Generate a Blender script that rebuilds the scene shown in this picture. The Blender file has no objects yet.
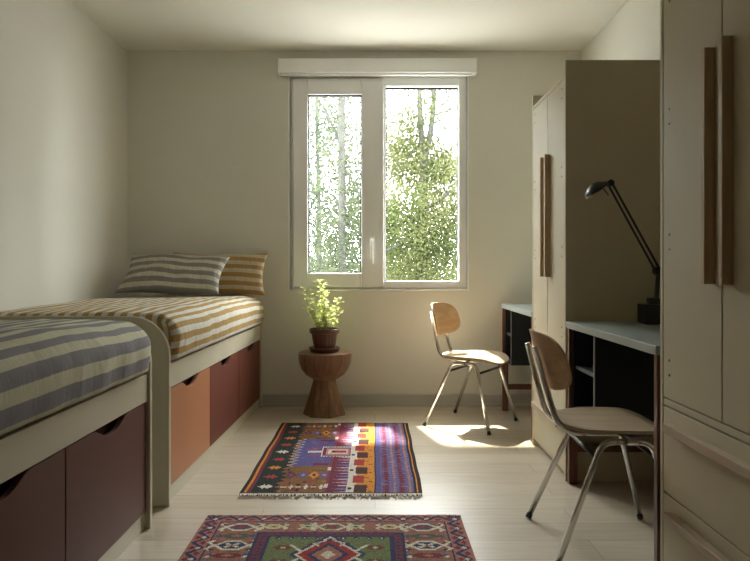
import bpy, bmesh, math, random
from mathutils import Vector, Matrix, noise as mnoise
PI = math.pi
C = bpy.context.scene.collection
SC = bpy.context.scene

# ------------------------------------------------------------------ materials
def new_mat(name):
    m = bpy.data.materials.new(name); m.use_nodes = True
    nt = m.node_tree
    return m, nt, nt.nodes.get('Principled BSDF')

def nd(nt, typ, **kw):
    n = nt.nodes.new(typ)
    for k, v in kw.items():
        setattr(n, k, v)
    return n

def rgba(c): return (c[0], c[1], c[2], 1.0)

def mat_plain(name, col, rough=0.5, metal=0.0, var=0.06, scale=3.0, bump=0.0, bscale=60.0, spec=0.5, stretch=None):
    m, nt, b = new_mat(name)
    tc = nd(nt, 'ShaderNodeTexCoord')
    src = tc.outputs['Object']
    if stretch:
        mp = nd(nt, 'ShaderNodeMapping'); mp.inputs['Scale'].default_value = stretch
        nt.links.new(src, mp.inputs['Vector']); src = mp.outputs['Vector']
    nz = nd(nt, 'ShaderNodeTexNoise'); nz.inputs['Scale'].default_value = scale; nz.inputs['Detail'].default_value = 5
    nt.links.new(src, nz.inputs['Vector'])
    rp = nd(nt, 'ShaderNodeValToRGB')
    rp.color_ramp.elements[0].position = 0.3; rp.color_ramp.elements[1].position = 0.7
    rp.color_ramp.elements[0].color = rgba([max(0, c*(1-var)) for c in col])
    rp.color_ramp.elements[1].color = rgba([min(1, c*(1+var)) for c in col])
    nt.links.new(nz.outputs['Fac'], rp.inputs['Fac']); nt.links.new(rp.outputs['Color'], b.inputs['Base Color'])
    b.inputs['Roughness'].default_value = rough; b.inputs['Metallic'].default_value = metal
    b.inputs['Specular IOR Level'].default_value = spec
    if bump > 0:
        n2 = nd(nt, 'ShaderNodeTexNoise'); n2.inputs['Scale'].default_value = bscale; n2.inputs['Detail'].default_value = 4
        nt.links.new(src, n2.inputs['Vector'])
        bp = nd(nt, 'ShaderNodeBump'); bp.inputs['Strength'].default_value = bump; bp.inputs['Distance'].default_value = 0.004
        nt.links.new(n2.outputs['Fac'], bp.inputs['Height']); nt.links.new(bp.outputs['Normal'], b.inputs['Normal'])
    return m

def mat_wood(name, c1, c2, axis=2, rough=0.45, fine=60.0, spec=0.4):
    m, nt, b = new_mat(name)
    tc = nd(nt, 'ShaderNodeTexCoord'); mp = nd(nt, 'ShaderNodeMapping')
    s = [fine, fine, fine]; s[axis] = fine*0.06
    mp.inputs['Scale'].default_value = s
    nt.links.new(tc.outputs['Object'], mp.inputs['Vector'])
    nz = nd(nt, 'ShaderNodeTexNoise'); nz.inputs['Scale'].default_value = 1.0; nz.inputs['Detail'].default_value = 6; nz.inputs['Distortion'].default_value = 0.6
    nt.links.new(mp.outputs['Vector'], nz.inputs['Vector'])
    rp = nd(nt, 'ShaderNodeValToRGB'); rp.color_ramp.elements[0].position = 0.32; rp.color_ramp.elements[1].position = 0.68
    rp.color_ramp.elements[0].color = rgba(c1); rp.color_ramp.elements[1].color = rgba(c2)
    nt.links.new(nz.outputs['Fac'], rp.inputs['Fac']); nt.links.new(rp.outputs['Color'], b.inputs['Base Color'])
    b.inputs['Roughness'].default_value = rough; b.inputs['Specular IOR Level'].default_value = spec
    return m

def mat_floor():
    m, nt, b = new_mat('pale_oak_planks')
    tc = nd(nt, 'ShaderNodeTexCoord')
    br = nd(nt, 'ShaderNodeTexBrick')
    br.inputs['Scale'].default_value = 1.0
    br.inputs['Brick Width'].default_value = 1.25; br.inputs['Row Height'].default_value = 0.16
    br.inputs['Mortar Size'].default_value = 0.0014; br.inputs['Mortar Smooth'].default_value = 0.3
    br.offset = 0.37; br.offset_frequency = 2
    br.inputs['Color1'].default_value = rgba((0.50, 0.43, 0.335)); br.inputs['Color2'].default_value = rgba((0.575, 0.51, 0.41))
    br.inputs['Mortar'].default_value = rgba((0.28, 0.22, 0.15))
    nt.links.new(tc.outputs['Object'], br.inputs['Vector'])
    mp = nd(nt, 'ShaderNodeMapping'); mp.inputs['Scale'].default_value = (1.6, 26.0, 1.0)
    nt.links.new(tc.outputs['Object'], mp.inputs['Vector'])
    nz = nd(nt, 'ShaderNodeTexNoise'); nz.inputs['Scale'].default_value = 2.2; nz.inputs['Detail'].default_value = 8; nz.inputs['Distortion'].default_value = 0.8
    nt.links.new(mp.outputs['Vector'], nz.inputs['Vector'])
    rp = nd(nt, 'ShaderNodeValToRGB'); rp.color_ramp.elements[0].position = 0.3; rp.color_ramp.elements[1].position = 0.72
    rp.color_ramp.elements[0].color = (0.87, 0.85, 0.82, 1); rp.color_ramp.elements[1].color = (1.05, 1.04, 1.03, 1)
    nt.links.new(nz.outputs['Fac'], rp.inputs['Fac'])
    mx = nd(nt, 'ShaderNodeMix', data_type='RGBA', blend_type='MULTIPLY'); mx.inputs[0].default_value = 1.0
    nt.links.new(br.outputs['Color'], mx.inputs[6]); nt.links.new(rp.outputs['Color'], mx.inputs[7])
    nt.links.new(mx.outputs[2], b.inputs['Base Color'])
    b.inputs['Roughness'].default_value = 0.36; b.inputs['Specular IOR Level'].default_value = 0.45
    bp = nd(nt, 'ShaderNodeBump'); bp.inputs['Strength'].default_value = 0.12; bp.inputs['Distance'].default_value = 0.002
    nt.links.new(nz.outputs['Fac'], bp.inputs['Height']); nt.links.new(bp.outputs['Normal'], b.inputs['Normal'])
    return m

def mat_stripes(name, ca, cb, period, duty, phase=0.0, wrinkle=0.30):
    """woven cloth: stripes follow the U coordinate (metres across the cloth)."""
    m, nt, b = new_mat(name)
    uv = nd(nt, 'ShaderNodeUVMap'); uv.uv_map = 'cloth'
    sp = nd(nt, 'ShaderNodeSeparateXYZ'); nt.links.new(uv.outputs['UV'], sp.inputs[0])
    nz = nd(nt, 'ShaderNodeTexNoise'); nz.inputs['Scale'].default_value = 7; nz.inputs['Detail'].default_value = 3
    nt.links.new(uv.outputs['UV'], nz.inputs['Vector'])
    wob = nd(nt, 'ShaderNodeMath', operation='MULTIPLY_ADD'); wob.inputs[1].default_value = 0.010; wob.inputs[2].default_value = -0.005 + phase
    nt.links.new(nz.outputs['Fac'], wob.inputs[0])
    ad = nd(nt, 'ShaderNodeMath', operation='ADD'); nt.links.new(sp.outputs['X'], ad.inputs[0]); nt.links.new(wob.outputs[0], ad.inputs[1])
    dv = nd(nt, 'ShaderNodeMath', operation='DIVIDE'); dv.inputs[1].default_value = period; nt.links.new(ad.outputs[0], dv.inputs[0])
    fr = nd(nt, 'ShaderNodeMath', operation='FRACT'); nt.links.new(dv.outputs[0], fr.inputs[0])
    rp = nd(nt, 'ShaderNodeValToRGB'); e = rp.color_ramp.elements
    e[0].position = 0.0; e[0].color = rgba(ca); e[1].position = 1.0; e[1].color = rgba(ca)
    for p, c in ((duty-0.02, ca), (duty+0.02, cb), (0.98, cb)):
        x = e.new(p); x.color = rgba(c)
    nt.links.new(fr.outputs[0], rp.inputs['Fac'])
    mp = nd(nt, 'ShaderNodeMapping'); mp.inputs['Scale'].default_value = (14, 420, 1)
    nt.links.new(uv.outputs['UV'], mp.inputs['Vector'])
    wv = nd(nt, 'ShaderNodeTexNoise'); wv.inputs['Scale'].default_value = 1.0; wv.inputs['Detail'].default_value = 4
    nt.links.new(mp.outputs['Vector'], wv.inputs['Vector'])
    r2 = nd(nt, 'ShaderNodeValToRGB'); r2.color_ramp.elements[0].color = (0.72, 0.72, 0.72, 1); r2.color_ramp.elements[1].color = (1.1, 1.1, 1.1, 1)
    r2.color_ramp.elements[0].position = 0.3; r2.color_ramp.elements[1].position = 0.7
    nt.links.new(wv.outputs['Fac'], r2.inputs['Fac'])
    mx = nd(nt, 'ShaderNodeMix', data_type='RGBA', blend_type='MULTIPLY'); mx.inputs[0].default_value = 1.0
    nt.links.new(rp.outputs['Color'], mx.inputs[6]); nt.links.new(r2.outputs['Color'], mx.inputs[7])
    nt.links.new(mx.outputs[2], b.inputs['Base Color'])
    b.inputs['Roughness'].default_value = 0.9; b.inputs['Specular IOR Level'].default_value = 0.15
    n3 = nd(nt, 'ShaderNodeTexNoise'); n3.inputs['Scale'].default_value = 16; n3.inputs['Detail'].default_value = 5; n3.inputs['Distortion'].default_value = 0.8
    mp3 = nd(nt, 'ShaderNodeMapping'); mp3.inputs['Scale'].default_value = (0.55, 1.3, 1)
    nt.links.new(uv.outputs['UV'], mp3.inputs['Vector']); nt.links.new(mp3.outputs['Vector'], n3.inputs['Vector'])
    bp = nd(nt, 'ShaderNodeBump'); bp.inputs['Strength'].default_value = wrinkle; bp.inputs['Distance'].default_value = 0.02
    nt.links.new(n3.outputs['Fac'], bp.inputs['Height']); nt.links.new(bp.outputs['Normal'], b.inputs['Normal'])
    return m

def mat_attr(name, rough=0.95):
    m, nt, b = new_mat(name)
    at = nd(nt, 'ShaderNodeVertexColor'); at.layer_name = 'weave'
    tc = nd(nt, 'ShaderNodeTexCoord'); nz = nd(nt, 'ShaderNodeTexNoise'); nz.inputs['Scale'].default_value = 160; nz.inputs['Detail'].default_value = 3
    nt.links.new(tc.outputs['Object'], nz.inputs['Vector'])
    rp = nd(nt, 'ShaderNodeValToRGB'); rp.color_ramp.elements[0].color = (0.62, 0.62, 0.62, 1); rp.color_ramp.elements[1].color = (1.2, 1.2, 1.2, 1)
    rp.color_ramp.elements[0].position = 0.3; rp.color_ramp.elements[1].position = 0.7
    nt.links.new(nz.outputs['Fac'], rp.inputs['Fac'])
    mx = nd(nt, 'ShaderNodeMix', data_type='RGBA', blend_type='MULTIPLY'); mx.inputs[0].default_value = 1.0
    nt.links.new(at.outputs['Color'], mx.inputs[6]); nt.links.new(rp.outputs['Color'], mx.inputs[7])
    nt.links.new(mx.outputs[2], b.inputs['Base Color'])
    b.inputs['Roughness'].default_value = rough; b.inputs['Specular IOR Level'].default_value = 0.2
    bp = nd(nt, 'ShaderNodeBump'); bp.inputs['Strength'].default_value = 0.5; bp.inputs['Distance'].default_value = 0.003
    nt.links.new(nz.outputs['Fac'], bp.inputs['Height']); nt.links.new(bp.outputs['Normal'], b.inputs['Normal'])
    return m

def mat_leaf(name, c1, c2, trans=0.5, scale=2.5):
    m, nt, b = new_mat(name)
    out = nt.nodes.get('Material Output'); nt.nodes.remove(b)
    tc = nd(nt, 'ShaderNodeTexCoord'); nz = nd(nt, 'ShaderNodeTexNoise'); nz.inputs['Scale'].default_value = scale; nz.inputs['Detail'].default_value = 4
    nt.links.new(tc.outputs['Object'], nz.inputs['Vector'])
    rp = nd(nt, 'ShaderNodeValToRGB'); rp.color_ramp.elements[0].position = 0.35; rp.color_ramp.elements[1].position = 0.65
    rp.color_ramp.elements[0].color = rgba(c1); rp.color_ramp.elements[1].color = rgba(c2)
    nt.links.new(nz.outputs['Fac'], rp.inputs['Fac'])
    d = nd(nt, 'ShaderNodeBsdfDiffuse'); t = nd(nt, 'ShaderNodeBsdfTranslucent'); mx = nd(nt, 'ShaderNodeMixShader')
    mx.inputs[0].default_value = trans
    nt.links.new(rp.outputs['Color'], d.inputs['Color']); nt.links.new(rp.outputs['Color'], t.inputs['Color'])
    nt.links.new(d.outputs[0], mx.inputs[1]); nt.links.new(t.outputs[0], mx.inputs[2]); nt.links.new(mx.outputs[0], out.inputs['Surface'])
    return m

def mat_glass():
    m, nt, b = new_mat('window_glass')
    out = nt.nodes.get('Material Output'); nt.nodes.remove(b)
    t = nd(nt, 'ShaderNodeBsdfTransparent'); t.inputs['Color'].default_value = (0.96, 0.98, 0.97, 1)
    g = nd(nt, 'ShaderNodeBsdfGlossy'); g.inputs['Roughness'].default_value = 0.02
    lw = nd(nt, 'ShaderNodeLayerWeight'); lw.inputs['Blend'].default_value = 0.5
    pw = nd(nt, 'ShaderNodeMath', operation='POWER'); pw.inputs[1].default_value = 5.0; nt.links.new(lw.outputs['Facing'], pw.inputs[0])
    fr = nd(nt, 'ShaderNodeMath', operation='MULTIPLY_ADD'); fr.inputs[1].default_value = 0.8; fr.inputs[2].default_value = 0.03; nt.links.new(pw.outputs[0], fr.inputs[0])
    mx = nd(nt, 'ShaderNodeMixShader')
    nt.links.new(fr.outputs[0], mx.inputs[0]); nt.links.new(t.outputs[0], mx.inputs[1]); nt.links.new(g.outputs[0], mx.inputs[2])
    nt.links.new(mx.outputs[0], out.inputs['Surface'])
    return m

WALLC = (0.71, 0.70, 0.635)
M = dict(
    wall=mat_plain('painted_wall', WALLC, 0.85, var=0.02, scale=1.2, bump=0.05, bscale=140, spec=0.25),
    wall_dark=mat_plain('bounce_cut_wall', (0.12, 0.11, 0.09), 0.85, var=0.02),  # unseen wall behind the camera, coloured dark to cut bounce light
    ceiling=mat_plain('painted_ceiling', (0.76, 0.74, 0.68), 0.9, var=0.015, scale=1.0, spec=0.2),
    floor=mat_floor(),
    base=mat_plain('grey_baseboard', (0.50, 0.495, 0.465), 0.55, var=0.03),
    pvc=mat_plain('off_white_pvc', (0.88, 0.895, 0.89), 0.4, var=0.01),
    steel=mat_plain('brushed_handle', (0.75, 0.75, 0.73), 0.3, 0.8, var=0.02),
    glass=mat_glass(),
    cream=mat_plain('sage_beige_lacquer', (0.55, 0.515, 0.40), 0.42, var=0.03, scale=2.0, spec=0.4),
    wardrobe=mat_plain('pale_sage_lacquer', (0.51, 0.45, 0.315), 0.55, var=0.03, scale=1.6, spec=0.4),
    creamedge=mat_plain('pale_edge', (0.66, 0.62, 0.5), 0.4, var=0.03),
    terracotta=mat_plain('terracotta_lacquer', (0.44, 0.185, 0.085), 0.45, var=0.04, scale=2),
    maroon=mat_plain('maroon_lacquer', (0.155, 0.045, 0.030), 0.5, var=0.05, scale=2, spec=0.25),
    maroon_dark=mat_plain('dark_plum_lacquer', (0.118, 0.046, 0.033), 0.5, var=0.05, scale=2, spec=0.25),
    redbox=mat_plain('deep_red_board', (0.12, 0.015, 0.02), 0.6, var=0.05),
    gap=mat_plain('shadow_gap_board', (0.1, 0.09, 0.07), 0.8, var=0.05),
    oakbar=mat_wood('brown_oak_bar', (0.40, 0.285, 0.165), (0.53, 0.395, 0.25), 2),
    oakbar_h=mat_wood('pale_brown_oak_bar', (0.38, 0.29, 0.195), (0.47, 0.37, 0.26), 1),
    screw=mat_plain('dull_screw', (0.10, 0.10, 0.09), 0.4, 0.6, var=0.02),
    desktop=mat_plain('pale_blue_grey_laminate', (0.30, 0.345, 0.335), 0.33, var=0.03, spec=0.5),
    navy=mat_plain('navy_black_board', (0.012, 0.016, 0.022), 0.55, var=0.05, spec=0.3),
    navy_lit_edge=mat_plain('grey_lit_edge', (0.10, 0.105, 0.105), 0.5, var=0.03),  # front edges of the navy boards, lit look put into the colour
    redwood=mat_wood('red_brown_wood', (0.095, 0.034, 0.021), (0.175, 0.068, 0.04), 2),
    chrome=mat_plain('worn_chrome', (0.72, 0.72, 0.71), 0.2, 1.0, var=0.05),
    black=mat_plain('black_plastic', (0.014, 0.014, 0.013), 0.35, var=0.05),
    blackbar=mat_plain('black_metal', (0.03, 0.03, 0.03), 0.4, 0.3, var=0.05),
    bulb=mat_plain('pale_lamp_glass', (0.75, 0.74, 0.7), 0.15, var=0.02),
    ply=mat_wood('beech_plywood', (0.44, 0.285, 0.155), (0.54, 0.37, 0.215), 1, rough=0.42, fine=40),
    plyseat=mat_wood('worn_plywood_seat', (0.38, 0.285, 0.185), (0.49, 0.38, 0.26), 0, rough=0.36, fine=34),
    stool=mat_wood('dark_carved_wood', (0.12, 0.067, 0.036), (0.27, 0.16, 0.09), 2, rough=0.42, fine=28),
    pot=mat_plain('dark_terracotta_glaze', (0.10, 0.042, 0.028), 0.35, var=0.15, scale=10),
    soil=mat_plain('dark_soil', (0.04, 0.028, 0.018), 0.95, var=0.3, scale=60, bump=0.5, bscale=90),
    stem=mat_plain('green_stem', (0.22, 0.24, 0.08), 0.6, var=0.1),
    leaf=mat_leaf('plant_leaf', (0.40, 0.48, 0.15), (0.62, 0.67, 0.30), 0.5, 9),
    bark=mat_plain('grey_bark', (0.022, 0.021, 0.019), 0.9, var=0.3, scale=4, bump=0.4, bscale=20),
    tree_a=mat_leaf('yellow_green_tree_leaf', (0.036, 0.050, 0.018), (0.092, 0.098, 0.044), 0.5, 0.9),  # leaf tones vary from dark to pale yellow-green
    tree_b=mat_leaf('pale_tree_leaf', (0.032, 0.042, 0.023), (0.058, 0.066, 0.040), 0.5, 0.9),
    tree_c=mat_leaf('blue_green_leaf', (0.032, 0.047, 0.030), (0.056, 0.070, 0.047), 0.5, 0.9),
    ground=mat_plain('pale_bounce_ground', (0.24, 0.24, 0.235), 0.95, var=0.3, scale=2),  # unseen ground, kept pale to bounce daylight up to the ceiling
    sun_cut=mat_plain('grey_sun_cut_eave', (0.5, 0.5, 0.48), 0.8, var=0.03),
    sheet_m=mat_stripes('mustard_striped_sheet', (0.46, 0.31, 0.12), (0.74, 0.72, 0.65), 0.055, 0.5, 0.0, 0.5),
    sheet_g=mat_stripes('grey_striped_sheet', (0.31, 0.295, 0.315), (0.70, 0.68, 0.52), 0.083, 0.52, 0.012, 0.18),
    pillow_g=mat_stripes('grey_striped_pillow', (0.27, 0.255, 0.25), (0.60, 0.58, 0.47), 0.073, 0.52, 0.01),
    pillow_m=mat_stripes('mustard_striped_pillow', (0.42, 0.265, 0.10), (0.60, 0.53, 0.40), 0.062, 0.5, 0.0),
    rug=mat_attr('wool_weave'),
    fringe=mat_plain('cream_wool_fringe', (0.60, 0.55, 0.46), 0.95, var=0.25, scale=40),
)

# ------------------------------------------------------------------ mesh helpers
def box(bm, lo, hi):
    x0, y0, z0 = lo; x1, y1, z1 = hi
    v = [bm.verts.new(p) for p in ((x0,y0,z0),(x1,y0,z0),(x1,y1,z0),(x0,y1,z0),(x0,y0,z1),(x1,y0,z1),(x1,y1,z1),(x0,y1,z1))]
    for f in ((3,2,1,0),(4,5,6,7),(0,1,5,4),(1,2,6,5),(2,3,7,6),(3,0,4,7)):
        bm.faces.new([v[i] for i in f])

def tube(bm, pts, r, seg=10, cap=True, r_end=None):
    pts = [Vector(p) for p in pts]
    n = len(pts); rings = []
    up = Vector((0, 0, 1))
    t0 = (pts[1]-pts[0]).normalized()
    ref = t0.cross(up)
    if ref.length < 1e-3: ref = t0.cross(Vector((1, 0, 0)))
    ref.normalize()
    for i, p in enumerate(pts):
        if i == 0: t = pts[1]-pts[0]
        elif i == n-1: t = pts[-1]-pts[-2]
        else: t = (pts[i+1]-pts[i]).normalized()+(pts[i]-pts[i-1]).normalized()
        t.normalize()
        ref = (ref - t*ref.dot(t)).normalized()
        b = t.cross(ref)
        rr = r if r_end is None else r+(r_end-r)*i/(n-1)
        rings.append([bm.verts.new(p+(ref*math.cos(a)+b*math.sin(a))*rr) for a in [2*PI*k/seg for k in range(seg)]])
    for i in range(n-1):
        for k in range(seg):
            bm.faces.new((rings[i][k], rings[i][(k+1) % seg], rings[i+1][(k+1) % seg], rings[i+1][k]))
    if cap:
        bm.faces.new(rings[0][::-1]); bm.faces.new(rings[-1])

def fillet(pts, r, n=7):
    pts = [Vector(p) for p in pts]; out = [pts[0]]
    for i in range(1, len(pts)-1):
        a, b, c = pts[i-1], pts[i], pts[i+1]
        d1 = (a-b); d2 = (c-b)
        rr = min(r, d1.length*0.48, d2.length*0.48)
        p1 = b+d1.normalized()*rr; p2 = b+d2.normalized()*rr
        for k in range(n+1):
            t = k/n
            out.append(p1*(1-t)**2 + b*2*t*(1-t) + p2*t*t)
    out.append(pts[-1]); return out

def lathe(bm, prof, seg=32, center=(0, 0, 0), radfn=None):
    cx, cy, cz = center; rings = []
    for r, z in prof:
        ring = []
        for k in range(seg):
            a = 2*PI*k/seg
            rr = r*(radfn(a, z) if radfn else 1)
            ring.append(bm.verts.new((cx+rr*math.cos(a), cy+rr*math.sin(a), cz+z)))
        rings.append(ring)
    for i in range(len(rings)-1):
        for k in range(seg):
            bm.faces.new((rings[i][k], rings[i][(k+1) % seg], rings[i+1][(k+1) % seg], rings[i+1][k]))
    if prof[0][0] > 1e-4: bm.faces.new(rings[0][::-1])
    if prof[-1][0] > 1e-4: bm.faces.new(rings[-1])

def prism(bm, poly, fa, fb):
    """poly of 2d points; fa / fb map a point to the 3d position on the two faces."""
    a = [bm.verts.new(fa(p)) for p in poly]; b = [bm.verts.new(fb(p)) for p in poly]
    n = len(poly)
    bm.faces.new(a[::-1]); bm.faces.new(b)
    for i in range(n):
        bm.faces.new((a[i], a[(i+1) % n], b[(i+1) % n], b[i]))

def obj(name, bm, mat, parent=None, smooth=False, bevel=0.0, segs=2, angle=35):
    bmesh.ops.recalc_face_normals(bm, faces=bm.faces[:])
    me = bpy.data.meshes.new(name); bm.to_mesh(me); bm.free()
    me.materials.append(mat)
    if smooth:
        for p in me.polygons: p.use_smooth = True
    o = bpy.data.objects.new(name, me); C.objects.link(o)
    if parent: o.parent = parent
    if bevel > 0:
        md = o.modifiers.new('bevel', 'BEVEL'); md.width = bevel; md.segments = segs; md.limit_method = 'ANGLE'; md.angle_limit = math.radians(angle)
    return o

def bobj(name, boxes, mat, parent=None, bevel=0.0015):
    bm = bmesh.new()
    for lo, hi in boxes: box(bm, lo, hi)
    return obj(name, bm, mat, parent, bevel=bevel)

def tobj(name, pts, r, mat, parent=None, seg=12, r_end=None):
    bm = bmesh.new(); tube(bm, pts, r, seg, r_end=r_end)
    return obj(name, bm, mat, parent, smooth=True)

def tag(o, label, cat, group=None):
    o['label'] = label; o['category'] = cat
    if group: o['group'] = group
    return o

def thing(name, label, cat, loc=(0, 0, 0), rotz=0, group=None):
    o = bpy.data.objects.new(name, None); C.objects.link(o)
    o.location = loc; o.rotation_euler = (0, 0, rotz); o.empty_display_size = 0.1
    return tag(o, label, cat, group)

def struct(name, bm, m, bevel=0.0):
    o = obj(name, bm, m, None, bevel=bevel); o['kind'] = 'structure'; return o

def dup(root, loc, rotz, label):
    r = root.copy(); C.objects.link(r); r.location = loc; r.rotation_euler = (0, 0, rotz); r['label'] = label
    for ch in list(root.children):
        c = ch.copy(); C.objects.link(c); c.parent = r
        for g in list(ch.children):
            d = g.copy(); C.objects.link(d); d.parent = c
    return r

# ------------------------------------------------------------------ room
D = 4.75; XL = -1.807; XR = 1.504; ZC = 2.591; YB = -3.4
WX0, WX1, WZ0, WZ1 = -0.62, 0.672, 0.854, 2.40
T = 0.2
bm = bmesh.new(); box(bm, (XL-T, YB-T, -0.1), (XR+T, D+T, 0)); struct('floor', bm, M['floor'])
bm = bmesh.new(); box(bm, (XL-T, YB-T, ZC), (XR+T, D+T, ZC+0.15)); struct('ceiling', bm, M['ceiling'])
bm = bmesh.new(); box(bm, (XL-T, YB-T, 0), (XL, D, ZC)); struct('wall_left', bm, M['wall'])
bm = bmesh.new(); box(bm, (XR, YB-T, 0), (XR+T, D, ZC)); struct('wall_right', bm, M['wall'])
bm = bmesh.new(); box(bm, (XL, YB-T, 0), (XR, YB, ZC)); struct('wall_front', bm, M['wall_dark'])
bm = bmesh.new()
poly_o = [(XL-T, 0), (XR+T, 0), (XR+T, ZC), (XL-T, ZC)]
poly_i = [(WX0, WZ0), (WX1, WZ0), (WX1, WZ1), (WX0, WZ1)]
for i in range(4):
    j = (i+1) % 4
    q = [poly_o[i], poly_o[j], poly_i[j], poly_i[i]]
    a = [bm.verts.new((p[0], D, p[1])) for p in q]; bm.faces.new(a)
    b = [bm.verts.new((p[0], D+T, p[1])) for p in q]; bm.faces.new(b[::-1])
    bm.faces.new((a[2], a[3], b[3], b[2])); bm.faces.new((a[0], b[0], b[1], a[1]))
bmesh.ops.remove_doubles(bm, verts=bm.verts[:], dist=1e-5)
struct('wall_back', bm, M['wall'])

bm = bmesh.new()
prism(bm, [(0, 0), (-0.013, 0), (-0.013, 0.085), (-0.006, 0.093), (0, 0.093)], lambda p: (XL, D+p[0], p[1]), lambda p: (XR, D+p[0], p[1]))
box(bm, (XL, D-0.020, 0), (XR, D-0.013, 0.018))
struct('baseboard_back', bm, M['base'])
bm = bmesh.new(); box(bm, (XL, YB, 0), (XL+0.013, D-0.013, 0.093)); struct('baseboard_left', bm, M['base'])
bm = bmesh.new(); box(bm, (XR-0.003, YB, 0), (XR, D-0.013, 0.093)); struct('baseboard_right', bm, M['base'])

# window
win = bpy.data.objects.new('window_1', None); C.objects.link(win); win.location = (0, 0, 0); win['kind'] = 'structure'
FY0, FY1 = 4.765, 4.865
f = bobj('window_frame', [((WX0, FY0, WZ0), (WX0+0.05, FY1, WZ1)), ((0.613, FY0, WZ0), (WX1, FY1, WZ1)),
                      ((WX0+0.05, FY0, 2.340), (0.613, FY1, WZ1)), ((WX0+0.05, FY0, WZ0), (0.613, FY1, 0.912)),
                      ((0.03, FY0, 0.912), (0.08, FY1, 2.340))], M['pvc'], win, bevel=0.004)
SY0, SY1 = 4.742, 4.835
gx0, gx1, gz0, gz1 = -0.489, -0.0985, 0.970, 2.272
bobj('sash', [((-0.597, SY0, 0.866), (gx0, SY1, 2.388)), ((gx1, SY0, 0.866), (0.064, SY1, 2.388)),
              ((gx0, SY0, gz1), (gx1, SY1, 2.388)), ((gx0, SY0, 0.866), (gx1, SY1, gz0))], M['pvc'], win, bevel=0.006)
bobj('glazing_bead', [((gx0, 4.760, gz0), (gx0+0.008, 4.80, gz1)), ((gx1-0.008, 4.760, gz0), (gx1, 4.80, gz1)),
                      ((gx0, 4.760, gz1-0.008), (gx1, 4.80, gz1)), ((gx0, 4.760, gz0), (gx1, 4.80, gz0+0.008))], M['black'], win, bevel=0)
bobj('glazing_bead', [((0.08, 4.815, 0.912), (0.086, 4.835, 2.34)), ((0.607, 4.815, 0.912), (0.613, 4.835, 2.34)),
                      ((0.08, 4.815, 2.328), (0.613, 4.835, 2.34))], M['black'], win, bevel=0)
bobj('pane', [((gx0, 4.806, gz0), (gx1, 4.812, gz1))], M['glass'], win, bevel=0)
bobj('pane', [((0.08, 4.838, 0.912), (0.613, 4.844, 2.34))], M['glass'], win, bevel=0)
bm = bmesh.new(); box(bm, (-0.038, SY0-0.012, 1.165), (-0.006, SY0, 1.235)); h = obj('window_handle', bm, M['pvc'], win, bevel=0.004)
bm = bmesh.new(); tube(bm, fillet([(-0.022, SY0-0.01, 1.215), (-0.022, SY0-0.045, 1.215), (-0.022, SY0-0.045, 1.04)], 0.015), 0.0095, 10); obj('lever', bm, M['pvc'], h, smooth=True)
# thin light trim bead round the opening
bm = bmesh.new()
w = 0.012
for lo, hi in (((WX0-w, D-0.004, WZ0-w), (WX0, D+0.04, WZ1)), ((WX1, D-0.004, WZ0-w), (WX1+w, D+0.04, WZ1)), ((WX0-w, D-0.010, WZ0-w), (WX1+w, D+0.045, WZ0))):
    box(bm, lo, hi)
o = obj('trim_1', bm, M['pvc'], None, bevel=0.002); o['kind'] = 'structure'

# roller blind cassette above the window
rb = thing('roller_blind', 'white roller blind box fixed to the wall above the window', 'roller blind', (0.018, D, 2.41))
def L3(p, o=(0.018, D, 2.41)): return (p[0]-o[0], p[1]-o[1], p[2]-o[2])
bobj('cassette', [(L3((-0.69, 4.672, 2.412)), L3((0.725, D, 2.515)))], M['pvc'], rb, bevel=0.006)
bobj('bottom_rail', [(L3((-0.675, 4.690, 2.398)), L3((0.71, 4.715, 2.413)))], M['pvc'], rb, bevel=0.004)
bobj('end_cap', [(L3((-0.697, 4.668, 2.406)), L3((-0.688, D, 2.519)))], M['pvc'], rb, bevel=0.003)
bobj('end_cap', [(L3((0.723, 4.668, 2.406)), L3((0.732, D, 2.519)))], M['pvc'], rb, bevel=0.003)

# ------------------------------------------------------------------ beds
def notch_poly(y0, y1, z0, z1, w_top=0.29, w_bot=0.05, dep=0.038):
    yc = (y0+y1)/2; pts = [(y0, z0), (y1, z0), (y1, z1)]
    n = 10
    for k in range(n+1):
        t = k/n; s = t*t*(3-2*t)
        pts.append((yc+w_top/2+(w_bot-w_top)/2*t, z1-dep*s))
    for k in range(n+1):
        t = k/n; s = t*t*(3-2*t)
        pts.append((yc-w_bot/2-(w_top-w_bot)/2*t, z1-dep*(1-s)))
    pts.append((y0, z1))
    return pts

def end_poly(W, H, r, proud=0.010):
    pts = [(-W, 0), (proud, 0)]
    for k in range(15):
        a = k/14*PI/2
        pts.append((proud-r+r*math.cos(a), H-r+r*math.sin(a)))
    pts.append((-W, H))
    return pts

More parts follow.
